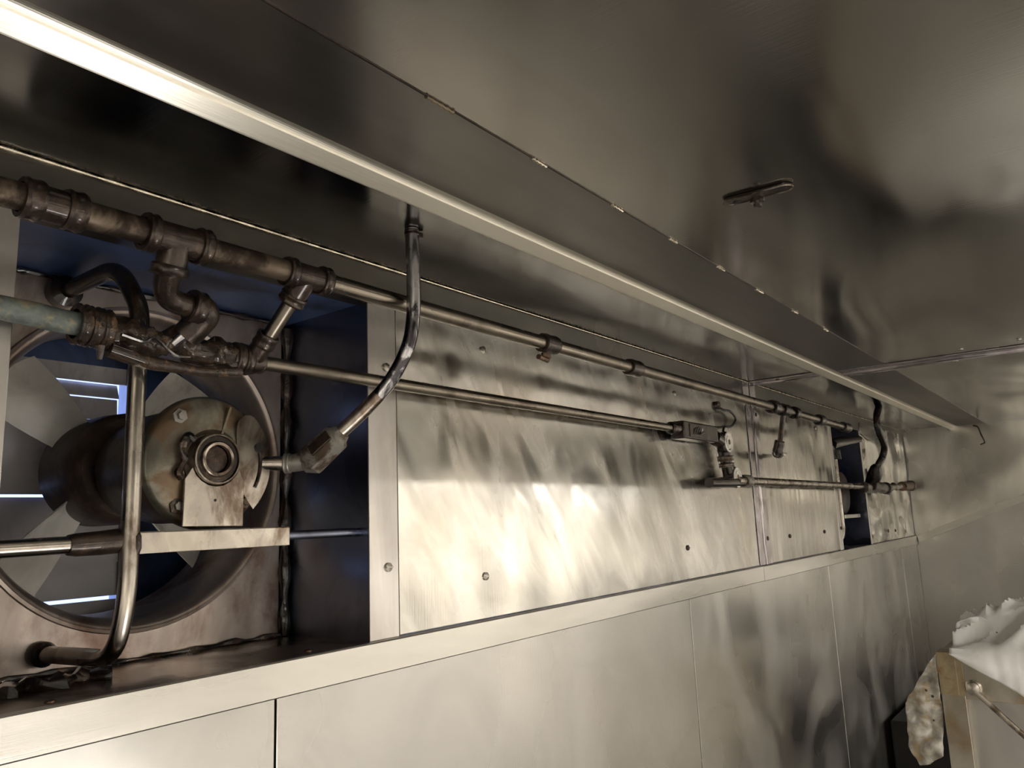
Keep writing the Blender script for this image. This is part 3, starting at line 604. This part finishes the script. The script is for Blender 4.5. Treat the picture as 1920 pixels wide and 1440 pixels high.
# two round-faced swivel valves joining the box fitting to the tube below
vv = empty('swivel_valve', (2.64, 1.055, 0.08)); tag(vv, 'pair of linked swivel joints with round pale ring faces by the wall band', 'valve')
for (x_, z_) in ((2.618, 0.243), (2.672, 0.122)):
    mb = MB(); mb.lathe((x_, 1.07, z_), (0, -1, 0), [(0, 0), (0, 0.036), (0.025, 0.038), (0.03, 0.034), (0.03, 0)], 28); b_ = mb.build('joint_body', 'fitting_dark', vv)
    mb = MB(); mb.lathe((x_, 1.04, z_), (0, -1, 0), [(0, 0.033), (0.004, 0.036), (0.006, 0.034), (0.006, 0.029), (0.002, 0.028), (0.002, 0.022), (0.006, 0.021), (0.006, 0.010), (0.002, 0.008), (0.002, 0)], 28); mb.build('ring_face', 'white_cap', b_)
    mb = MB(); mb.lathe((x_, 1.039, z_), (0, -1, 0), [(0, 0.009), (0.006, 0.009), (0.007, 0)], 6); mb.build('nut', 'copper', b_)
mb = MB(); mb.tube([(2.54, 1.06, 0.258), (2.60, 1.06, 0.245)], 0.026, 16); mb.tube([(2.625, 1.06, 0.22), (2.632, 1.06, 0.185), (2.64, 1.06, 0.165), (2.66, 1.06, 0.13)], [0.024, 0.020, 0.020, 0.024], 16); mb.build('link', 'fitting_dark', vv)
mb = MB(); collar(mb, (2.633, 1.06, 0.188), (0.1, 0, -1), 0.027, 0.018); collar(mb, (2.638, 1.06, 0.165), (0.1, 0, -1), 0.026, 0.014); mb.build('link_collar', 'grey_fitting', vv)
mb = MB(); mb.tube(arc_path([(2.69, 1.097, 0.385), (2.70, 1.08, 0.368), (2.77, 1.08, 0.372), (2.825, 1.08, 0.345), (2.77, 1.08, 0.312), (2.69, 1.08, 0.308), (2.665, 1.075, 0.27)], 0.03), 0.0045, 8)
tag(mb.build('wire_hook', 'rubber'), 'thin black curled wire above the round-faced swivel joints', 'wire')
mb = MB(); mb.lathe((2.68, 1.097, 0.385), (0, -1, 0), [(0, 0.016), (0.012, 0.016), (0.014, 0.0)], 10)
tag(mb.build('wire_anchor', 'fitting_dark'), 'dark lump on the panel holding the curled wire', 'clip')

# far lower tube with tee and nipple
lt = empty('drain_tube', (3.5, 1.04, 0.08)); tag(lt, 'straight steel tube running from the swivel joints past the far fan opening', 'pipe')
MB().cyl((2.67, 1.04, 0.110), (4.50, 1.04, 0.108), 0.0155).build('tube', 'tube', lt)
mb = MB(); collar(mb, (2.76, 1.04, 0.110), (1, 0, 0), 0.022, 0.05); mb.build('collar', 'grey_fitting', lt)
mb = MB(); mb.tube([(2.45, 1.05, 0.100), (2.60, 1.05, 0.103), (2.72, 1.045, 0.106)], [0.017, 0.019, 0.019], 14, lump=0.002); mb.build('tube_stub', 'fitting_dark', lt)
mb = MB(); mb.tube([(4.42 + i * 0.04, 1.04, 0.104) for i in range(14)], [0.030 + 0.002 * math.sin(i * 1.4) for i in range(14)], 18, lump=0.006); collar(mb, (4.95, 1.04, 0.104), (1, 0, 0), 0.033, 0.04)
mb.tube([(4.55, 1.03, 0.11), (4.50, 1.0, 0.165), (4.46, 0.975, 0.20)], [0.032, 0.030, 0.027], 16, lump=0.004); mb.build('tee', 'fitting_dark', lt)
MB().tube([(4.97, 1.04, 0.104), (5.3, 1.048, 0.116), (5.48, 1.05, 0.122)], 0.016, 16).build('brass_nipple', 'tube', lt)
mb = MB(); mb.cyl((5.46, 1.05, 0.121), (5.76, 1.055, 0.128), 0.030); collar(mb, (5.76, 1.055, 0.128), (1, 0, 0), 0.033, 0.06); mb.build('end_cap', 'copper', lt)

# ------------------------------------------------------------------ conduits from the ceiling down to the fan motors
cd = empty('conduit', (0.938, 0.915, 0.12)); tag(cd, 'shiny bent metal conduit dropping from the hood ceiling to the near fan motor', 'conduit')
path = smooth_path([(0.938, 0.915, 0.514), (0.940, 0.915, 0.43), (0.940, 0.917, 0.36), (0.937, 0.928, 0.305), (0.925, 0.957, 0.250), (0.905, 0.990, 0.208), (0.884, 1.025, 0.172), (0.874, 1.040, 0.158)], 8)
c1 = [p for p in path]
MB().tube(c1[:38], 0.0122, 22).build('pipe', 'chrome', cd)
MB().tube(c1[37:], 0.0124, 22).build('pipe', 'tube', cd)
mb = MB(); collar(mb, (0.938, 0.915, 0.506), (0, 0, 1), 0.013, 0.010); mb.lathe((0.958, 0.915, 0.512), (0, 0, -1), [(0, 0.006), (0.008, 0.006), (0.009, 0)], 8); mb.build('ceiling_nut', 'fitting_dark', cd)
d_ = (Vector((0.832, 1.118, 0.112)) - Vector((0.878, 1.035, 0.163))).normalized()
a_ = Vector((0.880, 1.032, 0.164)); b2 = Vector((0.856, 1.085, 0.117))
mb = MB(); mb.tube([a_, a_ + (b2 - a_) * 0.12, a_ + (b2 - a_) * 0.2, b2, b2 + Vector((-0.006, 0.012, -0.004))], [0.015, 0.019, 0.026, 0.028, 0.017], 8); cb = mb.build('elbow_box', 'grey_fitting', cd)
mb = MB(); mb.tube([b2 + Vector((0, 0, 0.002)), Vector((0.838, 1.11, 0.114)), Vector((0.828, 1.122, 0.114))], [0.017, 0.0155, 0.0155], 16); collar(mb, (0.832, 1.118, 0.114), (-0.6, 0.8, 0), 0.017, 0.010); mb.build('elbow_neck', 'grey_fitting', cb)
mid = (a_ + b2) / 2; side = Vector((-0.55, -0.55, 0.35)).normalized()
ax1 = (b2 - a_).normalized(); side = (side - ax1 * side.dot(ax1)).normalized(); up_ = ax1.cross(side)
vs = [mid + ax1 * (s1 * 0.022) + up_ * (s2 * 0.010) + side * t for t in (0.022, 0.0275) for s1 in (-1, 1) for s2 in (-1, 1)]
mb = MB(); mb.add(vs, [(0, 1, 3, 2), (4, 6, 7, 5), (0, 4, 5, 1), (2, 3, 7, 6), (0, 2, 6, 4), (1, 5, 7, 3)]); mb.build('lid', 'fitting', cb, bevel=0.002)
MB().cyl((0.832, 1.118, 0.114), (0.790, 1.150, 0.115), 0.0125).build('motor_stub', 'tube', cd)

c2 = empty('conduit', (4.36, 0.93, 0.15)); tag(c2, 'dark corrugated flexible conduit hanging from the far ceiling to the dark tee', 'conduit')
pth = smooth_path([(4.36, 0.90, 0.514), (4.28, 0.90, 0.45), (4.29, 0.90, 0.38), (4.42, 0.91, 0.31), (4.45, 0.93, 0.26), (4.43, 0.95, 0.22), (4.44, 0.965, 0.20)], 12)
MB().tube(pth, [0.0165 + 0.0015 * (i % 2) for i in range(len(pth))], 14).build('flexible_hose', 'fitting_dark', c2)
mb = MB(); mb.tube([(4.44, 0.962, 0.215), (4.455, 0.975, 0.175), (4.48, 0.99, 0.150)], [0.021, 0.034, 0.034], 14); mb.build('connector', 'fitting_dark', c2)

# ------------------------------------------------------------------ far fan recess
struct(ring_wall(O2[0] - 0.02, O2[1] + 0.005, ZL, ZT - 0.002, YF, YF + 0.006, (4.42, 0.12), 0.25, 'fanwall', ''), 'wall_fan_far', 'duct')
struct(MB().box(O2[0], O2[1], YW + 0.03, YF + 0.2, ZT, ZT + 0.006), 'ceiling_duct_far', 'black')
struct(MB().box(O2[1], O2[1] + 0.0055, YW + 0.001, YF + 0.2, ZL, ZT), 'wall_duct_far_right', 'duct')
struct(MB().box(O2[0] - 0.0055, O2[0], YW + 0.001, YF + 0.2, ZL, ZT), 'wall_duct_far_left', 'duct')
struct(MB().box(O2[0] - 0.02, O2[1] + 0.02, YF + 0.2, YF + 0.21, ZL, ZT), 'wall_duct_far_back', 'black')
f2 = empty('exhaust_fan', (4.55, 1.25, -0.05)); tag(f2, 'dark boxy fan motor inside the far opening behind the lower tube', 'fan')
mb = MB(); mb.tube([(4.49, 1.15, 0.08), (4.49, 1.16, 0.08), (4.49, 1.30, 0.08), (4.49, 1.32, 0.08)], [0.10, 0.115, 0.115, 0.09], 24); mb.build('motor_body', 'motor', f2)
MB().box(4.36, 4.68, 1.13, 1.33, -0.055, -0.035).build('motor_shelf', 'post', f2, bevel=0.002)
mb = MB(); mb.lathe((4.49, 1.40, 0.1), (0, 1, 0), [(0, 0), (0, 0.06), (0.03, 0.07), (0.05, 0)], 20); mb.build('hub', 'hub', f2)
for ang in (20, 110, 200, 290):
    a = math.radians(ang); rad = Vector((math.cos(a), 0, math.sin(a))); tan = Vector((-math.sin(a), 0, math.cos(a))); cc = Vector((4.42, 1.42, 0.12))
    v = [cc + rad * r_ + tan * t_ + Vector((0, t_ * 0.6 + y_, 0)) for y_ in (0, 0.004) for r_, t_ in ((0.05, -0.04), (0.05, 0.04), (0.235, 0.065), (0.235, -0.065))]
    mb = MB(); mb.add(v, [(0, 1, 2, 3), (7, 6, 5, 4), (0, 4, 5, 1), (1, 5, 6, 2), (2, 6, 7, 3), (3, 7, 4, 0)]); mb.build('fan_blade', 'blade', f2)
g2 = empty('fan_guard', (4.23, 1.12, -0.18)); tag(g2, 'bent brown guard tube standing inside the far fan opening', 'guard')
MB().tube(arc_path([(4.25, 1.32, 0.34), (4.25, 1.14, 0.345), (4.25, 1.12, 0.28), (4.25, 1.12, -0.12), (4.24, 1.14, -0.175), (4.23, 1.32, -0.178)], 0.06, 8), 0.0135, 16).build('upright_tube', 'tube', g2)
mb = MB(); mb.tube([(4.25, 1.12, 0.25), (4.25, 1.12, 0.30)], 0.032, 14, lump=0.004); mb.tube([(4.25, 1.13, 0.33), (4.40, 1.13, 0.35), (4.62, 1.08, 0.375)], [0.03, 0.028, 0.022], 12, lump=0.006); mb.build('clamp', 'fitting_dark', g2)

# ------------------------------------------------------------------ small clamp on the hood ceiling
cl = empty('ceiling_bracket', (1.205, 0.39, H - 0.02)); tag(cl, 'small stained slotted bracket bolted to the big hood ceiling sheet', 'bracket')
pl = []
for k in range(13):
    a = math.pi / 2 + math.pi * k / 12; pl.append((0.430 + 0.012 * -math.cos(a) * -1, 0))
A1 = Vector((1.207, 0.436)); B1 = Vector((1.212, 0.350)); dd = (B1 - A1).normalized(); nn = Vector((-dd.y, dd.x)); poly = []
for (c_, s_) in ((A1, 1), (B1, -1)):
    for k in range(9):
        a = math.pi / 2 + math.pi * k / 8
        v = dd * (math.cos(a) * s_) * 0.013 + nn * (math.sin(a) * s_) * 0.013; poly.append(tuple(c_ + v))
MB().prism(poly, 'z', H - 0.005, H - 0.0005).build('plate', 'fitting', cl, bevel=0.001)
mb = MB(); mb.tube([(poly[i % len(poly)][0], poly[i % len(poly)][1], H - 0.005) for i in range(len(poly) + 1)], 0.0016, 6, caps=False); mb.build('rim', 'tube', cl)
mb = MB(); mb.lathe((1.222, 0.398, H - 0.004), (0, 0, -1), [(0, 0.012), (0.008, 0.012), (0.010, 0.007), (0.016, 0.0065), (0.017, 0)], 6); mb.build('bolt', 'fitting_dark', cl)
for (x_, y_) in ((1.214, 0.430), (1.206, 0.352)):
    mb = MB(); mb.lathe((x_, y_, H - 0.005), (0, 0, -1), [(0, 0.0065), (0.0015, 0.006), (0.002, 0)], 10); mb.build('screw_hole', 'black', cl)

# ------------------------------------------------------------------ stand, bag and film at the lower right
st = empty('equipment_stand', (3.85, 0.25, -ZC)); tag(st, 'steel stand corner with rust-yellowed top carrying the white plastic bag', 'stand')
mb = MB(); mb.box(3.640, 3.644, 0.567, 0.651, -ZC, -0.594); mb.box(3.644, 3.724, 0.567, 0.571, -ZC, -0.594); mb.box(3.644, 3.724, 0.647, 0.651, -ZC, -0.594); mb.build('corner_post', 'stand', st, bevel=0.0015)
mb = MB(); mb.box(3.6365, 3.6398, 0.564, 0.653, -0.750, -0.588); mb.box(3.6362, 3.6384, 0.587, 0.590, -0.750, -0.5873); mb.box(3.637, 3.731, 0.564, 0.653, -0.5915, -0.5873)
q = mb.build('post_cap', 'stand_rust', st, bevel=0.002); tag(q, 'rust-yellowed sleeve on top of the post')
MB().box(3.644, 3.652, -0.49, 0.567, -0.763, -0.596).build('front_rail', 'stand', st, bevel=0.0015)
MB().box(3.696, 3.703, -0.49, 0.567, -1.66, -0.70).build('side_sheet', 'lower', st)
mb = MB(); mb.lathe((3.644, 0.536, -0.717), (-1, 0, 0), [(0, 0.031), (0.004, 0.031), (0.007, 0.024), (0.022, 0.024), (0.026, 0.017), (0.028, 0)], 16); mb.build('bolt', 'tube', st)
MB().cyl((3.629, 0.529, -0.728), (3.584, 0.224, -1.022), 0.0105).build('brace_rod', 'tube', st)
MB().box(3.652, 4.45, -0.49, 0.651, -0.612, -0.597).build('top_tray', 'stand', st)

def nz(v, s): return noise.noise(Vector(v) * s)
mb = MB(); nu, nv = 110, 90; vs = []
for i in range(nu + 1):
    for j in range(nv + 1):
        u = i / nu; v = j / nv                     # u: from the front rail backwards; v: from the post towards the room
        y = 0.602 - 1.05 * v
        front = -0.596 - 0.133 * min(1, max(0, v) / 0.22) - 0.042 * min(1, max(0, (v - 0.2) / 0.3)) + 0.009 * nz((0, y, 2), 10)
        if u < 0.12:                                  # the drape over the front rail
            k_ = u / 0.12
            z = front + (-0.584 - front) * k_; x = 3.632 - 0.014 * math.sin(k_ * math.pi) - 0.010 * abs(nz((y * 3, z, 1), 5.5))
        else:
            q_ = (u - 0.12) / 0.88; x = 3.632 + 0.82 * q_
            hgt = (0.075 + 0.130 * math.sin(min(1, v * 2.4) * math.pi / 2)) * min(1, q_ / 0.34) ** 0.6 * (1 - max(0, (q_ - 0.7) / 0.3) ** 2)
            f1 = abs(nz((x * 0.7, y * 1.8 + x * 1.1, 0.3), 3.6)); f2 = abs(nz((x * 0.7, y * 1.7 + x * 0.9, 2.3), 8)); f3 = abs(nz((x, y * 1.2 - x, 5.3), 16))
            k_ = min(1, q_ * 5)
            z = -0.584 + hgt + (0.040 - 0.150 * f1 - 0.075 * f2 - 0.022 * f3) * k_
            if z < -0.570: z = -0.570 + (z + 0.570) * 0.15
            x += 0.016 * nz((x, y, 4.0), 6) * k_
        vs.append((x, y, z))
fs = [(i * (nv + 1) + j, (i + 1) * (nv + 1) + j, (i + 1) * (nv + 1) + j + 1, i * (nv + 1) + j + 1) for i in range(nu) for j in range(nv)]
mb.add(vs, fs, True); bag = mb.build('plastic_bag', 'bag')
sd = bag.modifiers.new('thick', 'SOLIDIFY'); sd.thickness = 0.002; sd.offset = -1
tag(bag, 'crumpled white plastic bag with burnt crumbs and brown stains on the steel stand', 'plastic bag')
for k in range(22):
    i = random.randint(12, 60); j = random.randint(8, 70); v = Vector(vs[i * (nv + 1) + j]); r_ = random.uniform(0.003, 0.009)
    sp = MB(); sp.lathe(v + Vector((0, 0, -r_ * 0.5)), (0.2, 0.1, 1), [(0, 0), (r_ * 0.3, r_), (r_ * 0.9, r_ * 0.8), (r_ * 1.3, 0)], 7); sp.build('burnt_crumb', 'speck', bag)
# upright crumple behind the bag's left shoulder
mb = MB(); vs = []; n1, n2 = 30, 24
for i in range(n1 + 1):
    for j in range(n2 + 1):
        u = i / n1; v = j / n2
        y = 0.602 - 0.22 * u + 0.014 * nz((u, v, 0), 5); hgt = 0.125 * math.sin(math.pi * min(1, u * 1.1 + 0.12)) ** 0.5
        z = -0.594 + hgt * v + 0.016 * nz((u * 2, v, 3), 4); x = 3.80 + 0.07 * math.sin(v * 2.6) + 0.04 * nz((u * 3, v * 2, 1), 2.5)
        vs.append((x, y, z))
mb.add(vs, [(i * (n2 + 1) + j, (i + 1) * (n2 + 1) + j, (i + 1) * (n2 + 1) + j + 1, i * (n2 + 1) + j + 1) for i in range(n1) for j in range(n2)], True)
q = mb.build('bag_fold', 'bag', bag); s_ = q.modifiers.new('thick', 'SOLIDIFY'); s_.thickness = 0.002

out = [(0.658, -0.599), (0.689, -0.637), (0.717, -0.686), (0.742, -0.728), (0.773, -0.767), (0.792, -0.801), (0.787, -0.840), (0.792, -0.910), (0.794, -0.966), (0.784, -0.997), (0.763, -1.036)]
rgt = [(0.655, -0.599), (0.655, -0.637), (0.655, -0.686), (0.655, -0.728), (0.657, -0.767), (0.658, -0.805), (0.661, -0.847), (0.664, -0.910), (0.666, -0.952), (0.669, -0.980), (0.728, -1.026)]
mb = MB(); vs = []; nn_ = 26; rows = 60
for i in range(rows + 1):
    t = i / rows * (len(out) - 1); k = min(int(t), len(out) - 2); f_ = t - k
    L_ = Vector(out[k]).lerp(Vector(out[k + 1]), f_); R_ = Vector(rgt[k]).lerp(Vector(rgt[k + 1]), f_)
    for j in range(nn_ + 1):
        p = L_.lerp(R_, j / nn_)
        vs.append((3.640 + 0.042 * nz((p[0], p[1], 0), 10) + 0.017 * nz((p[0], p[1], 2), 27), p[0] + 0.006 * nz((p[0], p[1], 5), 21), p[1]))
mb.add(vs, [(i * (nn_ + 1) + j, (i + 1) * (nn_ + 1) + j, (i + 1) * (nn_ + 1) + j + 1, i * (nn_ + 1) + j + 1) for i in range(rows) for j in range(nn_)], True)
fl = mb.build('plastic_film', 'film'); s_ = fl.modifiers.new('thick', 'SOLIDIFY'); s_.thickness = 0.0014
tag(fl, 'stained translucent plastic film hanging from the left side of the stand post', 'plastic film')
for (y_, z_, r_) in ((0.707, -0.739, 0.010), (0.682, -0.759, 0.0055), (0.689, -0.851, 0.004)):
    sp = MB(); sp.lathe((3.623, y_, z_), (-1, 0, 0), [(0, r_), (0.003, r_ * 0.8), (0.004, 0)], 10); sp.build('burn_spot', 'speck', fl)

# ------------------------------------------------------------------ things out of the picture that the steel mirrors
ra = empty('cooking_range', (4.6, 0.6, -ZC)); tag(ra, 'black cooking range under the far end of the hood', 'range')
MB().box(4.5, 5.9, -0.35, 1.06, -ZC, -1.08).build('body', 'appliance', ra, bevel=0.01)
for k in range(4):
    mb = MB(); mb.lathe((4.75 + k * 0.28, 0.5, -1.08), (0, 0, 1), [(0, 0.10), (0.02, 0.10), (0.025, 0.08), (0.02, 0.04), (0.02, 0)], 24); mb.build('burner', 'fitting_dark', ra)
wt = empty('worktop', (1.2, 0.6, -ZC)); tag(wt, 'dark worktop under the near end of the hood', 'worktop')
MB().box(-1.6, 2.2, 0.30, 1.05, -1.02, -0.98).build('top', 'appliance', wt, bevel=0.004)
for x_ in (-1.5, 2.1):
    for y_ in (0.36, 1.0): MB().cyl((x_, y_, -ZC), (x_, y_, -1.02), 0.02).build('leg', 'tube', wt)
tag(MB().box(-3, 9, -7.2, -6.4, -ZC, -0.75).build('counter', 'kitchen_dark', bevel=0.01), 'long grey counter across the kitchen', 'counter')

for o in bpy.data.objects:
    if '_o' in o.keys(): del o['_o']
